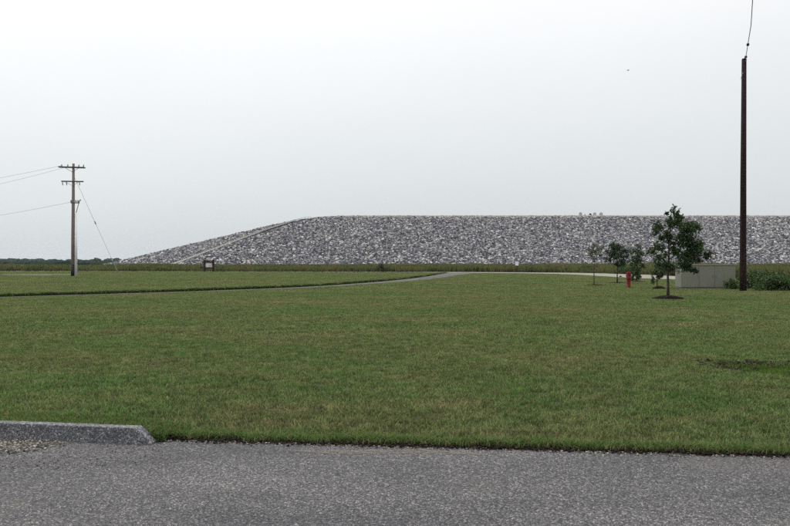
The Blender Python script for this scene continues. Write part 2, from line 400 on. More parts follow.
ys = [0.0]
while ys[-1] < 135: ys.append(ys[-1] + max(0.11, ys[-1] * 0.035 if ys[-1] > 7 else 0.13))
xs = np.concatenate([np.linspace(-230, -32, 34), np.linspace(-30, -9, 22), np.linspace(-8.6, 10.6, 400), np.linspace(11, 32, 22), np.linspace(34, 110, 18)])
X, Y = np.meshgrid(xs, ys)
jag = np.array([0.06 * mnoise.noise(Vector((x * 1.9, 3.3, 0))) + 0.05 * mnoise.noise(Vector((x * 6.5, 8.1, 0))) + 0.035 * mnoise.noise(Vector((x * 17, 1.1, 0))) for x in xs])
jag = np.where(xs < -2.25, 0.17, jag)                      # behind the kerb
Y0 = np.array([edge_y(x) for x in xs]) + jag
Y = Y0[None, :] + Y * (135 - Y0[None, :]) / ys[-1]
Z = lawn_h(X, Y)
lip = np.stack([X[0], Y[0] - 0.015, np.full_like(xs, -0.03)], 1)
V = np.concatenate([lip, np.stack([X.ravel(), Y.ravel(), Z.ravel()], 1)]); nx = len(xs); F = []
for j in range(len(ys)):
    for i in range(nx - 1): F.append((j*nx+i, j*nx+i+1, (j+1)*nx+i+1, (j+1)*nx+i))
lawn = mesh_np('lawn', V, F, m_lawn, smooth=True); lawn['kind'] = 'structure'
lawn.data.materials.append(m_soil)
for i_, pl in enumerate(lawn.data.polygons[:2*(nx-1)]):
    if i_ < nx-1 or xs[i_ % (nx-1)] > -2.2: pl.material_index = 1

def strip(name, line, w0, zz, mat, w1=None, jag=0.0):
    n = len(line); a = offset(line, (lambda u: -w0(u)) if callable(w0) else -w0 / 2); c = offset(line, w0 if callable(w0) else w0 / 2); g = MB()
    vs = []
    for i in range(n):
        j0, j1 = jag * mnoise.noise(Vector((i * .7, 1, 0))), jag * mnoise.noise(Vector((i * .7, 9, 0)))
        tg = (c[i] - a[i]).normalized(); q0 = a[i] + tg * j0; q1 = c[i] + tg * j1
        vs += [(q0.x, q0.y, zz), (q1.x, q1.y, zz)]
    g.add(vs, [(2*i, 2*i+2, 2*i+3, 2*i+1) for i in range(n - 1)])
    o = fix_normals(g.build(name, mat)); o['kind'] = 'structure'; return o
strip('footpath', path_c, path_half, LAWN_Z + 0.006, m_path, jag=0.1)
strip('gravel_road', road_c, ROAD_W, LAWN_Z + 0.014, m_road, jag=0.4)
# apron where the path meets the road
J = [gp(*q, LAWN_Z) for q in [(418, 279.2), (431, 277.6), (447, 276.0), (478, 273.6), (470, 272.9), (426, 273.1), (438, 274.6), (430, 276.0)]]
g = MB(); g.add([(q.x, q.y, LAWN_Z + 0.020) for q in J], [tuple(range(len(J)))]); fix_normals(g.build('path_apron', m_path))['kind'] = 'structure'
# the low grass bank beyond the path
g = MB(); n = len(terr_poly)
g.add([(q[0], q[1], BANK_Z) for q in terr_poly], [tuple(range(n))])
o = fix_normals(g.build('bank_lawn', m_lawn)); o['kind'] = 'structure'
nn = len(terr); g = MB()
vs = []
for i, q in enumerate(terr): vs += [(q[0], q[1] - 0.05, -0.02), (q[0], q[1], BANK_Z)]
g.add(vs, [(2*i, 2*i+2, 2*i+3, 2*i+1) for i in range(nn-1)])
g.build('bank_edge', m_soil)['kind'] = 'structure'

def blob(name, cx, cy, rx, ry, zz, mat, seed, n=36, amp=0.35):
    g = MB(); vs = [(cx, cy, zz)]
    for k in range(n):
        a = 2*math.pi*k/n; r = 1 + amp * mnoise.noise(Vector((math.cos(a)*1.6 + seed, math.sin(a)*1.6, seed)))
        vs.append((cx + rx*r*math.cos(a), cy + ry*r*math.sin(a), zz))
    g.add(vs, [(0, 1+k, 1+(k+1) % n) for k in range(n)])
    o = g.build(name, mat); o['kind'] = 'structure'; return o
GPAD = gp(42, 274.7, BANK_Z); blob('gravel_patch', GPAD.x, GPAD.y, 5.2, 2.6, BANK_Z + 0.012, m_gravel_pad, 4)

# ------------------------------------------------------------------ the rock covered mound
TOE = [Vector(q) for q in [(-74, 266), (330, 266), (400, 420), (250, 600), (-110, 610), (-124, 322)]]
EDGE_W = [1, 1, 1, 1, 1, 1.1]                            # the left face is a little steeper
PRO_D = [-4, 0, 80, 88, 96, 106, 120, 200]; PRO_Z = [-1.0, 0, 20.5, 22.25, 23.3, 23.8, 24.0, 24.3]
def inset(poly, d):
    n = len(poly); L = []
    for i in range(n):
        a, b_ = poly[i], poly[(i+1) % n]; tg = (b_ - a).normalized(); nm = Vector((-tg.y, tg.x)); L.append((a + nm*d/EDGE_W[i], tg))
    out = []
    for i in range(n):
        (p0, d0), (p1, d1) = L[i-1], L[i]
        den = d0.x*d1.y - d0.y*d1.x; u = ((p1-p0).x*d1.y - (p1-p0).y*d1.x) / den; out.append(p0 + d0*u)
    return out
def mound_z(d): return float(np.interp(d, PRO_D, PRO_Z))
def inset_depth(x, y, edges=(5, 0)):
    best = np.full(np.shape(x), 1e9)
    for i in range(len(TOE)):
        a, b_ = TOE[i], TOE[(i+1) % len(TOE)]; tg = (b_ - a).normalized()
        best = np.minimum(best, ((x - a.x) * -tg.y + (y - a.y) * tg.x) * EDGE_W[i])
    return best
gxs = np.concatenate([np.arange(-150, 300, 4.0), np.arange(300, 430, 13.0)]); gys = np.concatenate([np.arange(258, 420, 3.0), np.arange(420, 640, 11.0)])
MX, MY = np.meshgrid(gxs, gys); MD = inset_depth(MX, MY); MZ = np.interp(MD, PRO_D, PRO_Z); g = MB(); nxm = len(gxs)
g.add(np.stack([MX.ravel(), MY.ravel(), MZ.ravel()], 1).tolist(), [(j*nxm+i, j*nxm+i+1, (j+1)*nxm+i+1, (j+1)*nxm+i) for j in range(len(gys)-1) for i in range(nxm-1) if MD[j:j+2, i:i+2].max() > -1.5])
mound = g.build('rock_embankment', m_bed)
tag(mound, 'huge flat-topped mound covered in loose grey rock across the background', 'embankment')
STEP = 0.55
gx, gy = np.meshgrid(np.arange(-140, 262, STEP), np.arange(262, 420, STEP))
gx = (gx + rng.uniform(-.45, .45, gx.shape) * STEP).ravel(); gy = (gy + rng.uniform(-.45, .45, gy.shape) * STEP).ravel()
dd = inset_depth(gx, gy)
keep = (dd > -1.0) & (dd < 110) & ((gx / gy) < 0.60)
# only the two faces that look toward the lawn, and their shoulder
gx, gy, dd = gx[keep], gy[keep], dd[keep]
gz = np.interp(dd, PRO_D, PRO_Z)
# ridge between the front face and the left face: a stair climbs just left of it
A0 = Vector((-78.5, 272)); A1 = Vector((-32, 364)); rd = (A1 - A0).normalized(); rn = Vector((-rd.y, rd.x))
sl = (gx - A0.x) * rn.x + (gy - A0.y) * rn.y
k2 = ~((sl > 0.4) & (sl < 3.7) & (dd < 94))
gx, gy, gz, dd = gx[k2], gy[k2], gz[k2], dd[k2]; m_ = len(gx)
s = rng.lognormal(-0.02, 0.30, m_) * 0.66; s = np.clip(s, 0.33, 1.3) * np.where(dd > 90, 0.62, 1.0)
scl = np.stack([s * rng.uniform(.85, 1.3, m_), s, s * rng.uniform(.75, 1.25, m_)], 1)
cr_ = (dd > 83) & (dd < 108) & (rng.random(m_) < np.clip((dd - 83) / 9, 0, .92))
cx_, cy_, cz_ = gx[cr_], gy[cr_], gz[cr_]; ncr = len(cx_)
scatter('crest_gravel', np.stack([cx_, cy_, cz_ + .04], 1), rng.uniform(0, 6.28, ncr), rng.lognormal(-.6, .3, ncr), [rock_mesh(f'crest_stone_{i}', m_crest, 1, i + 20) for i in range(5)], parent=mound, tilt=rng.uniform(-.5, .5, (ncr, 2)))
cr_ = ~cr_; gx, gy, gz, s, scl = gx[cr_], gy[cr_], gz[cr_], s[cr_], scl[cr_]; m_ = len(gx)
scatter('riprap', np.stack([gx, gy, gz + 0.08 * s], 1), rng.uniform(0, 6.28, m_), scl, [rock_mesh(f'riprap_{i}', m_riprap, 1, i + 1) for i in range(7)], parent=mound, tilt=rng.uniform(-.5, .5, (m_, 2)))

# stair climbing the ridge
m_conc = simple('pale_concrete', (0.46, 0.445, 0.42), 0.9, 0.15, 2, bmp=0.01, spec=.05)
m_dark = simple('dark_metal', (0.02, 0.02, 0.024), 0.6, 0.2, 4)
st = empty('stairway', (A0.x, A0.y, 0), 'pale straight stairway with dark handrail climbing the left corner of the rock mound', 'stairs')
fl = MB(); NS = 96
def on_ridge(u, side):                                     # u = distance along, side = to the left
    q = A0 + rd * u + rn * side; return Vector((q.x - A0.x, q.y - A0.y, mound_z(float(inset_depth(q.x, q.y))) + 0.0))
ulen = (A1 - A0).length
vs = []; fs = []
for k in range(NS + 1):
    u = ulen * k / NS; zz = on_ridge(u, 2.2).z + 0.42
    for up in (0, 1):
        for sd in (0.9, 3.5):
            q = on_ridge(u, sd); vs.append((q.x, q.y, zz + (ulen / NS * 0.2 if up else 0)))
for k in range(NS):
    a = k * 4; fs += [(a, a+1, a+3, a+2), (a+2, a+3, a+5, a+4)]
fl.add(vs, fs); fl.build('step_flight', m_conc, st)
for sd in (0.7, 3.7):
    h = MB(); h.tube([on_ridge(ulen * k / 40, sd) + Vector((0, 0, 0.22 if sd < 2 else .05)) for k in range(37)], 0.22 if sd < 2 else .25, 6); h.build('stringer', m_dark if sd < 2 else m_conc, st)
h = MB(); h.tube([on_ridge(ulen * k / 40, 0.75) + Vector((0, 0, 1.05)) for k in range(36)], 0.05, 6); h.build('handrail', m_dark, st)
pm = MB(); pm.tube([(0, 0, 0), (0, 0, 1.05)], 0.045, 6); p0 = None
for k in range(0, 36):
    q = on_ridge(ulen * k / 40, 0.75)
    if p0 is None: p0 = pm.build('rail_post', m_dark, st); p0.location = q
    else: c_ = p0.copy(); col.objects.link(c_); c_.parent = st; c_.location = q

# markers and a bench on top of the mound
m_marker = simple('marker_stone', (0.42, 0.43, 0.42), 0.85, 0.15, 3)
def marker(px, wd, ht, label):
    d = 366; q = at(px, 216, d); zt = mound_z(100.0)
    e = empty('information_marker', (q.x, d, zt), label, 'marker', group='rounded grey markers on top of the mound')
    a = MB(); n_ = 10; pr = [(-wd/2, 0.0), (wd/2, 0.0), (wd/2, ht*.55)] + [(wd/2*math.cos(t_), ht*.55 + ht*.45*math.sin(t_)) for t_ in np.linspace(.2, math.pi-.2, n_)] + [(-wd/2, ht*.55)]
    k = len(pr); a.add([(x_, -.2, z_) for x_, z_ in pr] + [(x_, .2, z_) for x_, z_ in pr], [tuple(range(k)), tuple(range(2*k-1, k-1, -1))] + [(i, i+k, (i+1) % k + k, (i+1) % k) for i in range(k)])
    fix_normals(a.build('slab', m_marker, e))
    a = MB(); a.box((0, 0, .1), (wd*1.25, .8, .3), bev=.03); a.build('base', m_marker, e)
marker(580.4, 1.5, 1.9, 'leftmost rounded grey marker on top of the mound')
marker(585, 0.8, 1.0, 'smallest grey marker on top of the mound, left of the dark bench')
marker(594.6, 1.6, 1.8, 'rounded grey marker on top of the mound beside the dark bench')
marker(601, 1.7, 1.8, 'rightmost rounded grey marker on top of the mound')
q = at(590, 216, 364); e = empty('bench', (q.x, 364, mound_z(98.0)), 'small black bench on top of the mound between grey markers', 'bench')
a = MB(); a.box((0, 0, .55), (1.7, .5, .16), bev=.02); a.build('seat', m_dark, e)
a = MB(); a.box((.25, .26, .98), (1.0, .1, .62), Matrix.Rotation(R(12), 3, 'Y'), bev=.02); a.build('backrest', m_dark, e)
for s_ in (-.65, .65):
    a = MB(); a.box((s_, 0, .23), (.14, .42, .52)); a.build('leg', m_dark, e)

# ------------------------------------------------------------------ far wood on the horizon
V = []; F = []
def lump(c, r, sub=2, seed=0):
    bm = bmesh.new(); bmesh.ops.create_icosphere(bm, subdivisions=sub, radius=1)
    off = Vector((seed * 3.7, seed * 1.3, 0)); b0 = len(V)
    for v in bm.verts:
        k = 1 + .35 * mnoise.noise(v.co * 1.7 + off) + .3 * mnoise.noise(v.co * 4.2 + off); V.append((c[0] + v.co.x*r[0]*k, c[1] + v.co.y*r[1]*k, c[2] + v.co.z*r[2]*k))
    bm.verts.index_update(); F.extend([tuple(v.index + b0 for v in f.verts) for f in bm.faces]); bm.free()
for i in range(330):
    x = random.uniform(-1150, 60); y = random.uniform(1180, 1320); h = 5.6 + 2.4 * mnoise.noise(Vector((x * .012, 0, 4))) + random.uniform(-1.2, 1.3)
    lump((x, y, h * .5), (random.uniform(4, 9), random.uniform(4, 8), h * .55), 2, i)
for i in range(420):
    y = random.uniform(330, 1100); x = random.uniform(-.75 * y, -.22 * y); h = min(2.2, 1.6 + y * .001) * random.uniform(.6, 1.1)
    lump((x, y, h * .4), (random.uniform(4, 9), random.uniform(3, 6), h * .6), 2, i + 500)
o = mesh_np('distant_wood', V, F, m_leaf_far); o['kind'] = 'stuff'
tag(o, 'dark blue-green line of far trees on the horizon at left', 'trees')

# ------------------------------------------------------------------ kerb
m_kerb, t, b = mat_new('exposed_concrete'); p = pos(t)
sp = N(t, 'ShaderNodeSeparateColor'); t.links.new(voro(t, p, 95), sp.inputs[0])
c = ramp(t, sp.outputs[0], [(0, (0.055, 0.058, 0.068)), (0.55, (0.12, 0.125, 0.14)), (0.85, (0.22, 0.22, 0.225)), (1, (0.42, 0.41, 0.39))])
c = mix_n(t, 1.0, c, ramp(t, noise_n(t, p, 7, 5, .65), [(0.3, (0.68, 0.68, 0.70)), (0.7, (1.25, 1.25, 1.22))]), 'MULTIPLY')
t.links.new(c, b.inputs['Base Color']); b.inputs['Roughness'].default_value = 0.9
bump(t, b, math_n(t, 'ADD', noise_n(t, p, 60, 4, .7), math_n(t, 'MULTIPLY', voro(t, p, 95, 'Distance'), -.7)), 0.008)
k0 = Vector((-2.20, 6.945)); kd = (Vector((-3.70, 7.20)) - k0).normalized(); kn = Vector((kd.y, -kd.x))   # away from the camera
if kn.y < 0: kn = -kn
KH, KW = 0.142, 0.12
us = [0.0, 0.04, 0.08, 0.12, 0.150] + list(np.arange(0.165, 9.0, 0.09)); hs = [0.012, 0.048, 0.082, 0.115, 0.138]
bm = bmesh.new(); rings = []
for i, u in enumerate(us):
    h = hs[i] if i < len(hs) else KH
    h += 0.004 * mnoise.noise(Vector((u * 5, 0, 2))); w0 = 0.007 * mnoise.noise(Vector((u * 6, 4, 0)))
    bv = min(0.009, h * .3)
    prof = [(w0 - 0.012, -0.05), (w0 - .008, 0.004), (w0 + .003, h - bv), (w0 + bv*.35 + .003, h - bv*.3), (w0 + bv + .003, h), (KW - bv, h), (KW, h - bv), (KW, -0.05)]
    rings.append([bm.verts.new((*(k0 + kd * u + kn * a_), z_)) for a_, z_ in prof])
for a_, b_ in zip(rings[:-1], rings[1:]):
    for i in range(len(a_) - 1): bm.faces.new((a_[i], a_[i+1], b_[i+1], b_[i]))
bm.faces.new(rings[0]); bm.faces.new(rings[-1]); bmesh.ops.recalc_face_normals(bm, faces=bm.faces[:])
me = bpy.data.meshes.new('kerb'); bm.to_mesh(me); bm.free(); me.materials.append(m_kerb)
kerb = bpy.data.objects.new('kerb', me); col.objects.link(kerb)
tag(kerb, 'low grey concrete kerb with sloped end between lawn and asphalt', 'kerb')

# loose stones: crumbled patch in front of the kerb, crumbs along the lawn edge, sand streak
pts = []; szs = []
for i in range(5200):
    px = random.uniform(-90, 66); py = random.uniform(439.5, 456) ; lim = 455 - max(0, px) * 0.17
    if py > lim + random.gauss(0, 2.0): continue
    q = gp(px, py); kf = k0 + kd * ((q.x - k0.x) / kd.x)
    if q.y > kf.y - 0.02: continue
    sz = random.choice([.005, .006, .007, .009, .012, .016, .024]); pts.append((q.x, q.y, 0.003 + sz * .1)); szs.append(sz)
for i in range(500):
    px = random.uniform(0, 170); q = gp(px, random.uniform(444, 470)); sz = random.uniform(.005, .013); kf = k0 + kd * ((q.x - k0.x) / kd.x)
    if q.y > kf.y - 0.02: continue
    pts.append((q.x, q.y, 0.003)); szs.append(sz)
merged_stones('gravel', pts, szs, m_pebble, seed=5)
pts = []; szs = []
for i in range(2600):
    x = random.uniform(-2.3, 5.2); d_ = abs(random.gauss(0, 0.055)); dens = 0.35 + 0.65 * max(0, mnoise.noise(Vector((x * 1.3, 0, 7))) + .45)
    if -1.6 < x < .9: dens += .3
    if random.random() > dens: continue
    sz = random.choice([.006, .008, .010, .013, .018]); pts.append((x, edge_y(x) - d_ + 0.02, 0.002 + sz * .15)); szs.append(sz)
merged_stones('edge_gravel', pts, szs, m_pebble, seed=11)
pts = []; szs = []
for i in range(5200):
    x = random.uniform(-2.25, 5.4); sz = random.choice([.007, .010, .014, .019, .027]); pts.append((x, edge_y(x) + random.gauss(.05, .045) + .05 * mnoise.noise(Vector((x * 4, 2, 2))), sz * .2 + (float(lawn_h(x, edge_y(x) + .1)) if random.random() < .5 else .004))); szs.append(sz)
merged_stones('edge_soil', pts, szs, m_chip, seed=23)
g = MB(); vs = []
for i in range(41):
    u = i / 40; px = 285 + u * 205; wv = 5 * math.sin(math.pi * u)**.6 * (0.8 + .6 * mnoise.noise(Vector((u * 7, 2, 0)))); py = 450.5 + u * 4 + 1.2 * math.sin(u * 7)
    a_, b_ = gp(px, py + wv/2 + .2), gp(px, py - wv/2 - .2); vs += [(a_.x, a_.y, .004), (b_.x, b_.y, .004)]
m_sandy, t, b = mat_new('sand_streak'); p = pos(t)
t.links.new(ramp(t, noise_n(t, p, 40, 5, .7), [(.3, (0.10, 0.09, 0.08)), (.7, (0.25, 0.205, 0.16))]), b.inputs['Base Color']); b.inputs['Roughness'].default_value = .95
al = noise_n(t, p, 14, 6, .75); t.links.new(ramp(t, al, [(.38, (0, 0, 0)), (.60, (.7, .7, .7))]), b.inputs['Alpha'])
g.add(vs, [(2*i, 2*i+2, 2*i+3, 2*i+1) for i in range(40)]); g.build('sand_streak', m_sandy)['kind'] = 'structure'
q = gp(-20, 446); blob('grit_patch', q.x - .3, q.y, .95, .16, .004, m_sandy, 6, amp=.5)

# ------------------------------------------------------------------ lawn grass
mulch_spots = []
def lawn_z(x, y):
    zz = lawn_h(x, y); return np.where(in_poly(terr_poly, x, y), BANK_Z, zz)
def lawn_pts(y0, y1, step, gate=1.0):
    P = []
    gx, gy = np.meshgrid(np.arange(-.62*y1 - 2, .62*y1 + 2, step), np.arange(y0, y1, step))
    gx = (gx + rng.uniform(-.36, .36, gx.shape) * step).ravel(); gy = (gy + rng.uniform(-.36, .36, gy.shape) * step).ravel()
    k = (np.abs(gx) < .60 * gy + 1.6) & (rng.random(gx.shape) < gate)
    return gx[k], gy[k]
tA = [tuft(f'lawn_tuft_a{i}', 200, .27, .018, .046, .0066, m_blade, 1.5) for i in range(6)]
tB = [tuft(f'lawn_tuft_b{i}', 330, .52, .018, .048, .0105, m_blade, 1.5) for i in range(6)]
tC = [tuft(f'lawn_tuft_c{i}', 420, 1.25, .018, .048, .026, m_blade, 1.4) for i in range(6)]
def edge_ok(x, y, mrg):
    back = np.where(x < -2.2, 0.17, 0.03)
    return y > edge_y(x) + back + mrg
_pu = np.linspace(0, 1, len(path_c)); _px = np.array([q.x for q in path_c]); path_half_at = lambda x: np.interp(x, _px, [path_half(u) for u in _pu])
dist_p = lambda x, y: dist_line(path_c, x, y)
for nm, rng_y, step, src, mrg in (('lawn_grass', (6.3, 16), .225, tA, .10), ('lawn_grass', (16, 45), .42, tB, .2), ('lawn_grass', (45, 124), 1.02, tC, .5)):
    x, y = lawn_pts(*rng_y, step)
    k = edge_ok(x, y, mrg) & (dist_p(x, y) > path_half_at(x) + step*.30) & (dist_line(road_c, x, y) > ROAD_W/2 + .4) & (y < np.where(x < 25, interp_line(road_near, x) - .5, 1e3)) & ~((x > 24) & (y > 66) & (x > 31 - 0 * x)) 
    hq = ((x - HOLE[0]) / .85)**2 + ((y - HOLE[1]) / 0.75)**2
    k &= (hq > 1.0) | (rng.random(len(x)) < .25)
    k &= ((x - GPAD.x) / 5.4)**2 + ((y - GPAD.y) / 2.8)**2 > 1.0
    x, y = x[k], y[k]
    zz = lawn_z(x, y)
    sc_ = rng.uniform(.8, 1.25, len(x)); s3 = np.stack([np.ones_like(sc_), np.ones_like(sc_), sc_], 1)
    scatter(nm, np.stack([x, y, zz], 1), rng.integers(0, 4, len(x)) * 1.5708 + rng.uniform(-.3, .3, len(x)), s3, src)
# fringe hanging over the asphalt edge, ragged
fr = [tuft(f'fringe_{i}', 30, .10, .025, .075, .006, m_fringe, 1.5, True) for i in range(5)]
x = rng.uniform(-2.25, 5.6, 2000); y = edge_y(x) + np.abs(rng.normal(0.0, .06, 2000)) + .078 + .035 * np.sin(x * 3.1) * np.sin(x * 7.7 + 1)
x2 = rng.uniform(-6, -2.12, 1800); kfy = k0.y + kd.y * ((x2 - k0.x) / kd.x) + KW / kn.y; y2 = kfy + .005 + rng.uniform(0, 1, 1800)**1.7 * .34
x = np.concatenate([x, x2]); y = np.concatenate([y, y2])
scatter('fringe_grass', np.stack([x, y, lawn_h(x, y) - .012], 1), rng.uniform(0, 6.28, len(x)), rng.uniform(.7, 1.2, len(x)), fr)
# rank grass along the bank edge, the ditch and in the wet hollow
rk = [tuft(f'rank_{i}', 40, .34, .06, .16, .016, m_rank, .9, True) for i in range(5)]
bx = np.array([q[0] for q in terr]); by = np.array([q[1] for q in terr]); cum = np.concatenate([[0], np.cumsum(np.hypot(np.diff(bx), np.diff(by)))])
uu = rng.uniform(0, cum[-1], 2600); x = np.interp(uu, cum, bx); y = np.interp(uu, cum, by) + rng.normal(.02, .07, 2600)
kk = np.abs(x) < .62 * y + 3; x, y = x[kk], y[kk]
P1 = np.stack([x, y, np.full_like(x, BANK_Z - .06) - rng.uniform(0, .06, len(x))], 1); S1 = rng.uniform(.7, 1.1, len(x))
x = rng.uniform(-100, 4, 3600); y = interp_line(road_near, x) - rng.uniform(.2, 5.2, 3600)
P2 = np.stack([x, y, np.full_like(x, .02)], 1); S2 = rng.uniform(.6, 1.3, len(x))
P = np.concatenate([P1, P2]); scatter('rank_grass', P, rng.uniform(0, 6.28, len(P)), np.concatenate([S1, S2]), rk)
lu = [tuft(f'lush_{i}', 60, .26, .03, .09, .008, m_lush, 1.0, True) for i in range(4)]
x = rng.normal(HOLE[0] + .0, .34, 90); y = rng.normal(HOLE[1] + .0, .36, 90); kk = np.abs(((x - HOLE[0] - .42) / .3)**2 + ((y - HOLE[1] + .1) / .3)**2) > .8; x, y = x[kk], y[kk]
scatter('lush_grass', np.stack([x, y, lawn_h(x, y)], 1), rng.uniform(0, 6.28, len(x)), rng.uniform(.45, .95, len(x)), lu)
pts = []; szs = []
for ox, oy, rx_, ry_, n_ in ((-.55, .25, .34, .30, 330), (-.2, -.5, .28, .14, 170), (.50, -.1, .38, .30, 420), (-.05, .72, .6, .2, 330)):
    for i in range(n_):
        x_ = HOLE[0] + ox + random.gauss(0, rx_ * .55); y_ = HOLE[1] + oy + random.gauss(0, ry_ * .55); sz = random.uniform(.02, .055); pts.append((x_, y_, float(lawn_h(x_, y_)) + random.uniform(.004, .026))); szs.append(sz)
merged_stones('soil_crumbs', pts, szs, m_chip, seed=17, flat=.6)

def leaf_cloud(clusters, seed, leaf, dens=2.0):
    """clusters: (centre, (rx, ry, rz), count) -> leaf sized faces spread through each clump's volume"""
    r = np.random.default_rng(seed); V = []; F = []; nb = 0
    for c_, rad, cnt in clusters:
        nt_ = max(3, cnt // 14)                           # twigs inside the clump
        d = r.normal(size=(nt_, 3)); d /= np.linalg.norm(d, axis=1)[:, None]; tw = d * (r.random((nt_, 1))**.45)
        for j in range(int(cnt * dens)):
            q = tw[r.integers(nt_)] + r.normal(0, .27, 3)
            ctr = np.array(c_) + q * np.array(rad)
            ax = r.normal(size=3); ax[2] -= .45; ax /= np.linalg.norm(ax); nn_ = r.normal(size=3); nn_[2] += .6
            sd = np.cross(ax, nn_); sd /= np.linalg.norm(sd) + 1e-9; nm = np.cross(sd, ax)
            L = leaf * r.uniform(.65, 1.35); W = L * r.uniform(.42, .62)
            V += [ctr, ctr + ax*L*.5 + sd*W*.5 + nm*L*.07, ctr + ax*L, ctr + ax*L*.5 - sd*W*.5 + nm*L*.07]; F += [(nb, nb+1, nb+2), (nb, nb+2, nb+3)]; nb += 4
    return np.array(V), F
# meadow between the road and the mound
wd = [tuft(f'meadow_{i}', 60, 1.5, .45, 1.05, .055, m_weed, .55, True) for i in range(7)]
x = rng.uniform(-190, 215, 62000); y = 118 + (266 - 118) * rng.random(62000)**1.5
rf = np.where(x < 27, interp_line([q for q in offset(road_c, ROAD_W/2) if q.x < 27], x), np.where(x < 60, 90, 90))
y = np.where((x > 27) & (rng.random(62000) < .3), rng.uniform(80, 130, 62000), y)
k = (y > np.where(x < 27, rf + .8, np.where(x < 34, 101, 80))) & (np.abs(x) < .6 * y + 8) & (inset_depth(x, y) < 2) & (dist_line(road_c, x, y) > ROAD_W/2 + .6)
k &= ~((np.abs(x - 19.0) < .9) & (y < 121))
x, y = x[k], y[k]; nz = np.array([mnoise.noise(Vector((a_ * .05, b_ * .03, 0))) for a_, b_ in zip(x, y)])
scatter('meadow_grass', np.stack([x, y, np.full_like(x, -.04)], 1), rng.uniform(0, 6.28, len(x)), np.clip(.85 + .55 * nz + rng.normal(0, .16, len(x)), .4, 1.6) * np.where(x > 27, 1.2, 1.0), wd)
def weed_bush(i):
    cl_ = [(Vector((random.gauss(0, .35), random.gauss(0, .35), random.uniform(.2, .75))), (.35, .35, .25), 16) for _ in range(6)]
    v_, f_ = leaf_cloud(cl_, 90 + i, .17, 1.0); me = bpy.data.meshes.new(f'weed_bush_{i}'); me.from_pydata(v_.tolist(), [], f_); me.materials.append(m_leaf_shrub if i % 2 else m_leaf_dark); return me
k = (rng.random(len(x)) < .24 * np.clip(1 + 2.5 * nz, 0.1, 3)); xb, yb = x[k], y[k]
scatter('meadow_weeds', np.stack([xb, yb, np.full_like(xb, -.04)], 1), rng.uniform(0, 6.28, len(xb)), rng.uniform(.55, 1.25, len(xb)), [weed_bush(i) for i in range(5)])

# ------------------------------------------------------------------ trees and shrubs
def young_tree(px, py, top_py, clumps, label, mat, leaf=.11, tr=.045, seed=1, bend=0.0, twig=.012, zz=LAWN_Z, group='young planted trees', fork=.35):
    """clumps given as photo pixels (x, y, rx, ry, count) around the trunk, turned into metres at the trunk's distance"""
    base = gp(px, py, zz); k = base.y / FPX; rnd = random.Random(seed)
    e = empty('young_tree', base, label, 'tree', group=group)
    H = (py - top_py) * k
    n_ = 9; tp = [Vector((bend * (i/(n_-1))**2 * H + rnd.uniform(-.02, .02) * (i > 0), rnd.uniform(-.02, .02) * (i > 0), H * .96 * i/(n_-1) - .03 * (i == 0))) for i in range(n_)]
    a = MB(); a.tube(tp, [tr * (1.35 if i == 0 else 1) * (1 - .85 * (i/(n_-1))) + .006 for i in range(n_)], 9)
    trunk = a.build('trunk', m_bark, e, smooth=True)
    cl = []; br = []
    for cxp, cyp, rx, ry, cnt in clumps:
        c_ = Vector(((cxp - px) * k, rnd.uniform(-.45, .45) * max(abs(cxp - px) * k, rx * k), (py - cyp) * k))
        cl.append((c_, (rx * k, (rx + ry) / 2 * k * 1.1, ry * k), cnt))
        hz = max(H * .30, c_.z - abs(c_.x) * .9 - rx * k * .4); hz = min(hz, H * .93); f_ = hz / (H * .96) * (n_ - 1); i0 = min(int(f_), n_ - 2); st_ = tp[i0].lerp(tp[i0+1], f_ - i0)
        b_ = MB(); mid = st_.lerp(c_, .5) + Vector((0, 0, -.04 * c_.length)); r0 = tr * .42 * (1 - .6 * hz / H)
        b_.tube([st_, mid, c_], [r0 + .004, r0 * .6 + .003, .004], 6)
        for q_ in range(5):
            dv = Vector((rnd.gauss(0, 1), rnd.gauss(0, 1), rnd.gauss(.3, 1))).normalized(); b_.tube([mid.lerp(c_, .4 + .6 * rnd.random()), c_ + Vector((dv.x * rx * k, dv.y * rx * k, dv.z * ry * k)) * .8], [twig * .5, .003], 5)
        b_.build('branch', m_bark, e, smooth=True)
    v_, f_ = leaf_cloud(cl, seed, leaf)
    cr = mesh_np('crown', v_, f_, mat, e); cr['kind'] = 'stuff'
    return e
young_tree(668, 298.6, 205, [
    (676, 206.5, 2.2, 2, 16), (680, 210, 2.2, 2.6, 18), (671, 210.5, 2, 2, 12), (666.5, 212.5, 2, 2, 12), (674, 214, 4, 3, 40), (668, 219, 3.5, 3, 32),
    (673, 224, 6.5, 5, 150), (687, 228, 9, 6, 330), (679, 219, 5, 4, 90), (694, 224, 4, 4, 60), (661, 225, 6, 4, 85), (656, 231, 4, 4, 50), (666, 233, 5, 4, 80),
    (682, 239, 9, 7, 330), (692, 246, 8, 6, 270), (700, 250, 7, 5, 150), (707, 254, 4.5, 4.5, 75), (688, 256, 9, 6, 320), (697, 260, 6, 4, 110),
    (684, 266, 7, 4.5, 170), (691, 270, 4, 2.5, 50), (659, 246, 6, 5, 85), (651, 250, 4.5, 4, 48), (661, 256, 5, 4, 75), (656, 263, 5, 4.5, 65), (667, 265, 4.5, 4, 70), (674, 252, 5, 5, 110), (671, 240, 4, 4, 60), (663, 238, 3, 3, 30)],
    'tallest young tree with lopsided leafy crown in front of the utility cabinet', m_leaf, leaf=.125, tr=.055, seed=21, bend=.035)
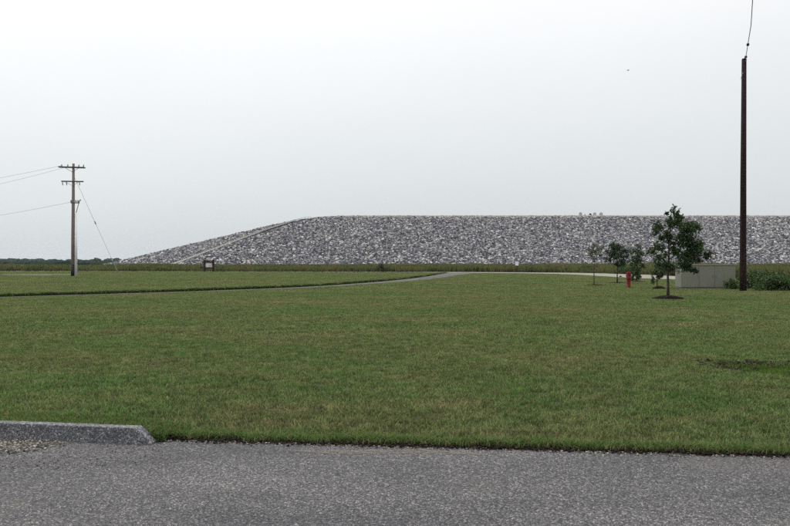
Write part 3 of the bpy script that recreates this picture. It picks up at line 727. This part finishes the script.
young_tree(594, 285.2, 242.5, [(594, 246, 4.5, 3, 50), (589, 249, 4, 3, 42), (599, 249, 3.5, 3, 40), (594, 251, 6, 3.5, 80), (591, 254.5, 4, 2.5, 34), (598, 255.5, 3.5, 2.5, 30), (594, 258, 2.5, 2, 16)],
    'slender young tree with small pale thin crown, leftmost of the trees', m_leaf_light, leaf=.115, tr=.03, seed=5)
young_tree(617.5, 282.8, 241, [(613, 243, 2.5, 2, 34), (615, 246, 5, 3.5, 130), (620, 249, 6, 4, 190), (611, 252, 5, 4, 150), (625, 254, 4.5, 4, 120), (617, 256, 8, 5, 300), (609, 260, 4.5, 3, 95), (623, 261, 5, 3.5, 130), (616, 264, 5, 3, 110)],
    'young tree with dense dark compact crown left of the red post', m_leaf_dark, leaf=.13, tr=.045, seed=9)
young_tree(637, 281.4, 243, [(639, 246, 3, 2.5, 40), (636, 251, 4.5, 3.5, 80), (641, 255, 4.5, 3.5, 70), (633, 258, 4, 3, 60), (638, 261, 5.5, 4, 110), (633, 266, 5, 4, 110), (641, 268, 4, 4, 80), (636, 273, 5, 4, 130), (633, 278, 3, 2.5, 50), (640, 277, 3, 2.5, 45)],
    'slim young tree leafy to the ground just right of the red post', m_leaf, leaf=.165, tr=.035, seed=14)
young_tree(657.3, 288.6, 264, [(658, 267, 3.5, 2.5, 60), (661, 271, 5, 3, 110), (655, 272, 4, 3, 75), (664, 274, 3.5, 2.5, 50), (653.5, 277, 1.8, 3, 40), (653, 282, 1.5, 2.5, 26), (659, 276, 3, 2, 40)],
    'shortest young tree on a small mulch mound behind the tallest tree', m_leaf, leaf=.12, tr=.03, seed=31)

def mulch(px, py, wpx, hgt, label, seed, ry=.62, n_=420):
    c_ = gp(px, py, LAWN_Z); r_ = wpx / 2 * c_.y / FPX
    e = empty('mulch_bed', (c_.x, c_.y, LAWN_Z), label, 'mulch bed', group='mulch beds under the young trees')
    a = MB(); NR, NA = 7, 26; vs = [(0, 0, hgt)]
    for i in range(1, NR + 1):
        for k in range(NA):
            t_ = 2*math.pi*k/NA; u = i / NR; rr = r_ * u * (1 + .22 * mnoise.noise(Vector((math.cos(t_)*1.5 + seed, math.sin(t_)*1.5, 0))))
            hh = hgt * (1 - u**2) * (1 + .5 * mnoise.noise(Vector((rr*3*math.cos(t_), rr*3*math.sin(t_), seed)))) - (.02 if i == NR else 0)
            vs.append((rr*math.cos(t_), rr*ry*math.sin(t_), hh))
    fs = [(0, 1+k, 1+(k+1) % NA) for k in range(NA)] + [(1+(i-1)*NA+k, 1+i*NA+k, 1+i*NA+(k+1) % NA, 1+(i-1)*NA+(k+1) % NA) for i in range(1, NR) for k in range(NA)]
    fix_normals(a.add(vs, fs).build('heap', m_mulch, e, smooth=True))
    pts = []; szs = []
    for i in range(n_):
        u = math.sqrt(random.random()) * 1.08; t_ = random.random() * 6.283; pts.append((r_*u*math.cos(t_), r_*ry*u*math.sin(t_), max(0, hgt * (1 - u*u)) + .01)); szs.append(random.uniform(.03, .08))
    merged_stones('bark_chips', pts, szs, m_chip, e, flat=.45, seed=seed)
mulch(668, 299.2, 34, .15, 'wide dark mulch bed around the tallest tree', 2, n_=700)
mulch(659, 289.0, 14, .17, 'small dark mulch heap under the shortest tree', 5)
mulch(594.5, 285.6, 21, .05, 'thin dark mulch ring under the slender pale tree', 8)
mulch(617, 283.2, 18, .05, 'dark mulch ring under the dense dark tree', 11)
mulch(637.5, 281.8, 12, .08, 'dark mulch ring under the slim tree right of the red post', 14)

def shrub(x, y, r_, h, label, seed, mat=m_leaf_shrub, leaf=.12, n_=900, group='low leafy shrubs', name='shrub'):
    e = empty(name, (x, y, 0.0), label, 'shrub', group=group); rnd = random.Random(seed); cl = []; st_ = MB()
    for i in range(15):
        a = rnd.random() * 6.283; q = r_ * math.sqrt(rnd.random()) * .8; c_ = Vector((q*math.cos(a), q*math.sin(a), h * rnd.uniform(.25, .82) * (1 - .25 * (q / r_)**2))); cl.append((c_, (r_*.36, r_*.36, h*.24), n_ // 15))
        st_.tube([(q*.2*math.cos(a), q*.2*math.sin(a), -.03), c_ * .6, c_], [.02, .012, .004], 5)
    sm = st_.build('stems', m_bark, e); sm['kind'] = 'stuff'
    v_, f_ = leaf_cloud(cl, seed, leaf, 2.0); mesh_np('foliage', v_, f_, mat, e)['kind'] = 'stuff'
shrub(19.75, 45.2, .42, .72, 'low leafy shrub hidden in part behind the foot of the tall dark pole', 41, n_=420)
shrub(21.05, 43.4, 1.05, 1.02, 'rounded green shrub just right of the tall dark pole', 42, n_=1300)
shrub(22.5, 43.2, 1.1, 1.05, 'low green shrub at the right edge of the view, nearer one', 43, n_=1300)
shrub(22.2, 45.6, 1.25, 1.32, 'taller green shrub behind the shrubs right of the tall dark pole', 44, n_=1400)
shrub(21.6, 46.9, 1.1, 1.25, 'green shrub directly behind the tall dark pole, beside the utility cabinet', 46, n_=1000)
shrub(33.4, 92, 1.9, 2.1, 'broad dark green shrub beyond the road behind the tallest tree', 47, leaf=.22, n_=1100)
shrub(31.2, 104, 2.2, 1.6, 'green bush beyond the road between the dense dark tree and red post', 49, leaf=.22, n_=800)
shrub(-2.2, 127, 1.2, 1.35, 'dark round bush in the meadow grass near the path junction', 48, mat=m_leaf_dark, leaf=.2, n_=600)
shrub(29.0, 116, 1.7, 1.3, 'low green bush in the meadow behind the slender pale tree', 50, leaf=.2, n_=500)

# ------------------------------------------------------------------ left utility pole
m_pole = simple('weathered_pole', (0.20, 0.155, 0.135), 0.85, 0.5, 5, bmp=.01, stretch=(2, 2, .18))
m_pole_dark, t, b = mat_new('creosoted_pole'); o_ = objco(t)
c = ramp(t, noise_n(t, o_, 7, 6, .7, (1.5, 1.5, .12)), [(.3, (0.010, 0.007, 0.008)), (.55, (0.024, 0.013, 0.012)), (.75, (0.055, 0.026, 0.02))]); t.links.new(c, b.inputs['Base Color']); b.inputs['Roughness'].default_value = .85; b.inputs['Specular IOR Level'].default_value = .12
bump(t, b, noise_n(t, o_, 30, 5, .7, (1, 1, .08)), .012)
m_arm = simple('grey_timber', (0.085, 0.08, 0.078), 0.85, 0.3, 6, stretch=(.3, 1, 1))
m_steel = simple('galvanised_steel', (0.22, 0.23, 0.24), 0.5, 0.2, 9, metal=.6)
m_conduit = simple('white_conduit', (0.74, 0.75, 0.76), 0.5, 0.08, 5)
m_porc = simple('grey_porcelain', (0.16, 0.16, 0.17), 0.3, 0.15, 5)
m_wire = simple('wire', (0.30, 0.305, 0.31), 0.5, 0.1, 5, metal=.3, bmp=0)
LP = gp(73, 276.2, BANK_Z); k = LP.y / FPX
def lz(py): return (276.2 - py) * k
e = empty('utility_pole', LP, 'weathered brown utility pole with two crossarms and white conduit at left', 'utility pole')
a = MB(); a.tube([(0, 0, -.3), (0, 0, lz(240)), (0.03, 0, lz(200)), (0.05, 0, lz(163.6))], [.20, .18, .155, .125], 14); a.build('pole', m_pole, e, smooth=True)
a = MB(); a.tube([(0, 0, -.01), (0, 0, 1.25)], [.213, .208], 14); a.build('butt_wrap', simple('butt_wrap', (0.03, 0.022, 0.024), .8, .4, 9), e, smooth=True)
a = MB()
for yy in (-.17, .17):
    a = MB(); a.box((-.12, yy, lz(167.3)), (2.75, .1, .125), Matrix.Rotation(R(1.5), 3, 'Y'), bev=.01); a.build('crossarm', m_arm, e)
a = MB(); a.box((.02, -.2, lz(181.6)), (2.35, .1, .13), Matrix.Rotation(R(.8), 3, 'Y'), bev=.01); a.build('crossarm', m_arm, e)
for s_ in (-1, 1):
    a = MB(); a.tube([(s_ * .82, -.24, lz(167.6)), (.03, -.2, lz(172.2))], .022, 5); a.build('brace', m_arm, e)
    a = MB(); a.tube([(s_ * .75, -.27, lz(182)), (.04, -.22, lz(186))], .02, 5); a.build('brace', m_steel, e)
def insul(loc, s_=1, flip=False):
    a = MB(); pr = [(.02, 0), (.05, .02), (.05, .05), (.028, .06), (.06, .08), (.06, .11), (.028, .12), (.052, .14), (.045, .2), (.02, .22)]
    a.lathe([(r_ * s_, h_ * s_ * (-1 if flip else 1)) for r_, h_ in pr], loc, 10); return fix_normals(a.build('insulator', m_porc, e, smooth=True))
for xx in (-1.2, -.55, .62, 1.12): insul((xx, 0, lz(167.3) + (.03 if xx < 0 else -.0) + .05), 1.1)
for xx in (-.98, -.55, .82):
    a = MB(); a.tube([(xx, -.27, lz(182.4)), (xx, -.33, lz(183.4)), (xx + .04, -.33, lz(185.6))], [.035, .05, .04], 8); c1 = a.build('fuse_cutout', m_porc, e)
    a = MB(); a.tube([(xx + .03, -.40, lz(182.8)), (xx + .09, -.42, lz(185.4))], .018, 6); a.build('fuse_tube', m_arm, c1)
a = MB(); a.box((.28, -.12, lz(203.0)), (.95, .07, .09), bev=.01); a.build('standoff_bracket', m_arm, e)
for xx in (-.16, .36, .58): insul((xx, -.12, lz(202.6)), 1.25)
a = MB(); a.tube([(.62, -.12, lz(203)), (.86, -.12, lz(199.6))], [.05, .06], 8); a.build('cable_termination', m_porc, e)
a = MB(); a.tube([(.70, -.12, lz(201.5)), (.55, -.1, lz(207)), (.36, -.08, lz(213))], .035, 7); a.build('riser_cable', m_arm, e)
a = MB(); a.tube([(.34, -.06, lz(214)), (.36, -.1, -.05)], [.11, .15], 12); a.build('conduit', m_conduit, e, smooth=True)
for py_ in (222, 232.5, 250, 263):
    a = MB(); a.box((.17, -.06, lz(py_)), (.46, .1, .05)); a.build('conduit_strap', m_steel, e)
a = MB(); a.tube([(.0, -.21, lz(176)), (.0, -.19, lz(166))], .012, 5); a.build('ground_wire', m_wire, e)

def wire(name, p0, p1, sag, r_, label, cat, n_=24, mat=m_wire, group=None):
    p0, p1 = Vector(p0), Vector(p1); c_ = p0
    pts = [p0.lerp(p1, i/n_) - p0 - Vector((0, 0, sag * 4 * (i/n_) * (1 - i/n_))) for i in range(n_ + 1)]
    a = MB(); a.tube(pts, r_, 5); o = a.build(name, mat, None, smooth=True, loc=p0); tag(o, label, cat, group); return o
ndir = Vector((-.75, .66, 0)).normalized(); far = LP + ndir * 62
wire('power_line', LP + Vector((-1.2, 0, lz(165.6))), far + Vector((-.9, 0, 12.3)), .35, .013, 'uppermost of the three thin lines running left from the brown utility pole', 'power line', group='lines running left from the utility pole')
wire('power_line', LP + Vector((-.55, .1, lz(166.4))), far + Vector((.6, 3, 11.7)), .5, .012, 'middle of the three thin lines running left from the brown utility pole', 'power line', group='lines running left from the utility pole')
wire('power_line', LP + Vector((-.16, -.12, lz(202))), far + Vector((0, 0, 7.2)), .55, .013, 'lowest of the three thin lines running left from the brown utility pole', 'power line', group='lines running left from the utility pole')
# guy wire with guard
G1 = gp(118, 272.6, BANK_Z); G0 = LP + Vector((.06, .1, lz(176)))
e = empty('guy_wire', G1, 'thin guy wire with pale guard slanting from brown pole to ground', 'guy wire')
a = MB(); a.tube([G0 - G1, (G0 - G1) * .16], .014, 5); a.build('strand', m_wire, e)
a = MB(); a.tube([(G0 - G1) * .17, (G0 - G1) * -.004], .075, 7); a.build('guard', simple('pale_guard', (.62, .61, .52), .5, .1, 3), e)
a = MB(); a.tube([(G0 - G1) * .60, (G0 - G1) * .575], .06, 7); a.build('strain_insulator', m_porc, e)

# ------------------------------------------------------------------ right pole and its line
RP = gp(743, 291.2, LAWN_Z); k = RP.y / FPX
top = (291.2 - 59.5) * k
e = empty('utility_pole', RP, 'tall bare dark creosoted pole standing right of the utility cabinet', 'utility pole')
a = MB(); a.tube([(0, 0, -.3), (0, 0, 1), (.02, 0, top * .5), (.06, 0, top)], [.185, .178, .155, .125], 18); a.build('pole', m_pole_dark, e, smooth=True)
a = MB(); a.tube([(.06, 0, top - .005), (.06, 0, top + .05)], [.13, .10], 18); a.build('cap', m_pole_dark, e, smooth=True)
a = MB(); a.tube([(-.05, -.14, top - .75), (-.13, -.16, top - .86), (-.2, -.16, top - 1.15)], .011, 5); a.build('wire_tail', m_wire, e)
a = MB(); a.tube([(.06, -.2, top - .12), (.06, .2, top - .12)], .018, 6); a.build('eye_bolt', m_steel, e)
T0 = RP + Vector((.12, -.16, top - .08))
W1 = at(747.9, 44.5, 41.0); W2 = at(752.6, 0, 33.9); W3 = W2 + (W2 - W1) * 6.5 + Vector((0, 0, -.4))
e = empty('overhead_line', T0, 'thin overhead line rising from the top of the tall dark pole', 'power line')
pts = [Vector((0, 0, 0)), at(745.8, 57, 43.2) - T0, W1 - T0, (W1 + W2) / 2 - T0 + Vector((.05, 0, -.02)), W2 - T0, W3 - T0]
a = MB(); a.tube(pts, .019, 6); a.build('strand', m_wire, e, smooth=True)
for q in (pts[1], pts[2]):
    a = MB(); dv = (W2 - W1).normalized(); a.tube([q - dv * .13, q - dv * .06, q + dv * .06, q + dv * .13], [.03, .075, .075, .03], 10); a.build('strain_insulator', m_dark, e, smooth=True)

# ------------------------------------------------------------------ utility cabinet
m_cab = simple('olive_grey_paint', (0.185, 0.188, 0.148), 0.6, 0.08, 2.5, bmp=.001)
m_cab2 = simple('cabinet_base', (0.10, 0.098, 0.085), 0.9, 0.2, 6)
d0 = FPX * (EYE - LAWN_Z) / (288.8 - HZ); xL = (682 - CX) / FPX * d0; xR = (736 - CX) / FPX * d0; Wc = xR - xL; Hc = (288.8 - 264.6) / FPX * d0; Dc = 1.15
e = empty('utility_cabinet', (xL, d0, LAWN_Z), 'long olive-grey metal utility cabinet on the lawn left of the dark pole', 'cabinet')
a = MB(); a.box((Wc/2, Dc/2, .03), (Wc + .08, Dc + .08, .10), bev=.015); a.build('base_slab', m_cab2, e)
a = MB(); a.box((Wc/2, Dc/2, .09 + (Hc - .15)/2), (Wc - .04, Dc - .04, Hc - .15), bev=.01); a.build('housing', m_cab, e)
a = MB(); a.box((Wc/2, Dc/2, Hc - .03), (Wc + .05, Dc + .06, .06), bev=.012); a.build('lid', m_cab, e)
NP = 3
xs_ = [.02, (699 - 682) / 54 * Wc, (714.5 - 682) / 54 * Wc, Wc - .02]
for i in range(3):
    a0, a1 = xs_[i] + .008, xs_[i+1] - .008
    a = MB(); a.box(((a0 + a1)/2, .005, .10 + (Hc - .19)/2), (a1 - a0, .035, Hc - .19), bev=.006); dr = a.build('door', m_cab, e)
    a = MB(); a.box((a1 - .09 if i < 2 else a0 + .09, -.022, Hc * .52), (.03, .03, .16), bev=.006); a.build('handle', m_steel, dr)
a = MB(); a.box((.005, Dc/2, .10 + (Hc - .19)/2), (.035, Dc - .12, Hc - .19), bev=.006); sp_ = a.build('side_panel', m_cab, e)
for i in range(6):
    a = MB(); a.box((-.018, Dc * .5, Hc * .62 + i * .045), (.02, .42, .018)); a.build('louvre', m_dark if i % 2 else m_cab, sp_)

# ------------------------------------------------------------------ red post valve
m_red = simple('red_paint', (0.12, 0.004, 0.008), 0.75, 0.18, 9, bmp=.001)
HP = gp(628.6, 287.9, LAWN_Z); k = HP.y / FPX
e = empty('fire_valve_post', HP, 'red metal fire valve post standing on the lawn among the young trees', 'valve post')
a = MB(); a.lathe([(.15, -.05), (.15, .03), (.12, .035), (.115, .60), (.118, .62)], n=20); a.build('barrel', m_red, e, smooth=True)
a = MB(); a.lathe([(.165, .0), (.165, .035)], n=20); a.build('base_flange', m_red, e)
a = MB(); a.lathe([(.12, .56), (.15, .575), (.15, .605), (.142, .61), (.14, .92), (.125, .97), (.085, 1.0)], n=20); a.build('head', m_red, e, smooth=True)
a = MB(); a.lathe([(.06, .99), (.055, 1.05), (.035, 1.06)], n=6); a.build('operating_nut', m_red, e)
a = MB(); a.box((0, -.139, .79), (.09, .02, .12), bev=.006); wn = a.build('indicator_window', m_dark, e)
for s_ in (-1, 1):
    a = MB(); a.tube([(s_*.13, 0, .76), (s_*.175, 0, .76), (s_*.18, 0, .76)], [.04, .04, .025], 12); a.build('side_boss', m_red, e)
for i in range(6):
    a = MB(); a.lathe([(.012, .035), (.012, .055)], (.142*math.cos(i*1.047), .142*math.sin(i*1.047), 0), 6); a.build('bolt', m_steel, e)

# ------------------------------------------------------------------ notice board, marker sign, rock on road, bird
m_brown = simple('dark_brown_timber', (0.022, 0.016, 0.015), .8, .3, 4, stretch=(1, 1, .3))
IB = gp(209, 271.6, 0.03); k = IB.y / FPX
e = empty('notice_board', (IB.x, IB.y, 0), 'dark timber notice board with pale panel at the foot of the mound', 'notice board')
for xx in (204.6, 213.4):
    a = MB(); a.box(((xx - 209)*k, 0, 12.0*k/2 - .1), (.32, .30, 12.4*k + .2), bev=.02); a.build('post', m_brown, e)
a = MB(); a.box((-.12, -.06, 9.75*k), (11.4*k, .34, .24), bev=.02); a.build('roof_beam', m_brown, e)
a = MB(); a.box((.05, -.06, 11.0*k), (8.2*k, .2, .12), bev=.02); a.build('top_rail', m_brown, e)
a = MB(); a.box((0, -.06, 3.9*k), (9.4*k, .24, .2), bev=.02); a.build('bottom_rail', m_brown, e)
m_panel, t, b = mat_new('printed_panel'); o_ = objco(t); v = N(t, 'ShaderNodeTexVoronoi', distance='CHEBYCHEV'); v.inputs['Scale'].default_value = 2.6; t.links.new(o_, v.inputs['Vector'])
sp = N(t, 'ShaderNodeSeparateColor'); t.links.new(v.outputs['Color'], sp.inputs[0])
t.links.new(ramp(t, sp.outputs[0], [(0, (.42, .34, .36)), (.35, (.55, .52, .50)), (.6, (.50, .42, .28)), (.8, (.60, .58, .56))], 'CONSTANT'), b.inputs['Base Color']); b.inputs['Roughness'].default_value = .5
a = MB(); a.box((0, -.03, 6.75*k), (7.4*k, .08, 5.2*k)); a.build('panel', m_panel, e)

m_white = simple('white_sign', (0.66, 0.66, 0.68), .5, .06, 3)
SP = gp(516.8, 271.6, .03); SP.y = 119.6; SP.x = (516.8 - CX)/FPX*SP.y; k = SP.y / FPX
e = empty('marker_sign', (SP.x, SP.y, 0), 'small white sign on a dark post at the meadow edge', 'sign')
a = MB(); a.box((0, 0, .75), (.15, .15, 1.7), bev=.01); a.build('post', m_dark, e)
a = MB(); a.box((0, -.1, 1.42), (.50, .04, .64), bev=.01); a.build('sign_panel', m_white, e)

RS = gp(620.5, 276.9, LAWN_Z + .014)
o = merged_stones('rock', [(0, 0, .05)], [.30], simple('dark_rock', (.03, .03, .032), .9, .3, 6)); o.location = RS; del o['kind']
tag(o, 'small dark rock lying on the pale road left of the red post', 'rock')

bp = at(628, 70.3, 62)
e = empty('bird', bp, 'tiny dark bird flying in the sky above the young trees', 'bird', rz=R(35))
a = MB(); a.tube([(-.10, 0, .0), (-.06, 0, 0), (0, 0, 0), (.07, 0, .01), (.10, 0, .02), (.125, 0, .015)], [.012, .024, .034, .026, .018, .003], 9); a.build('body', m_dark, e, smooth=True)
for s_ in (-1, 1):
    a = MB(); a.add([(.05, 0, .01), (.03, s_*.1, .05), (-.05, s_*.19, .03), (-.02, s_*.09, .045), (-.03, 0, .01), (.05, 0, .002), (.03, s_*.1, .043), (-.05, s_*.19, .027), (-.02, s_*.09, .038), (-.03, 0, .002)], [(0, 1, 3, 4), (1, 2, 3), (5, 9, 8, 6), (6, 8, 7), (0, 5, 6, 1), (1, 6, 7, 2), (2, 7, 8, 3), (3, 8, 9, 4)]); a.build('wing', m_dark, e)
a = MB(); a.add([(-.09, .01, 0), (-.09, -.01, 0), (-.17, -.035, .002), (-.14, 0, .004), (-.17, .035, .002), (-.09, 0, -.008)], [(0, 1, 2, 3), (0, 3, 4), (5, 2, 1), (5, 3, 2), (5, 4, 3), (5, 0, 4)]); a.build('tail', m_dark, e)

# ------------------------------------------------------------------ haze
hz = MB(); hz.box((0, 1400, 13.4), (5400, 3800, 29.8)); h = hz.build('haze', None); h['kind'] = 'stuff'
m = bpy.data.materials.new('haze'); m.use_nodes = True; t = m.node_tree; t.nodes.clear()
pv = N(t, 'ShaderNodeVolumePrincipled'); pv.inputs['Color'].default_value = (.86, .93, 1, 1); pv.inputs['Density'].default_value = 0.00006; pv.inputs['Anisotropy'].default_value = 0.2
t.links.new(pv.outputs[0], N(t, 'ShaderNodeOutputMaterial').inputs['Volume']); h.data.materials.append(m)
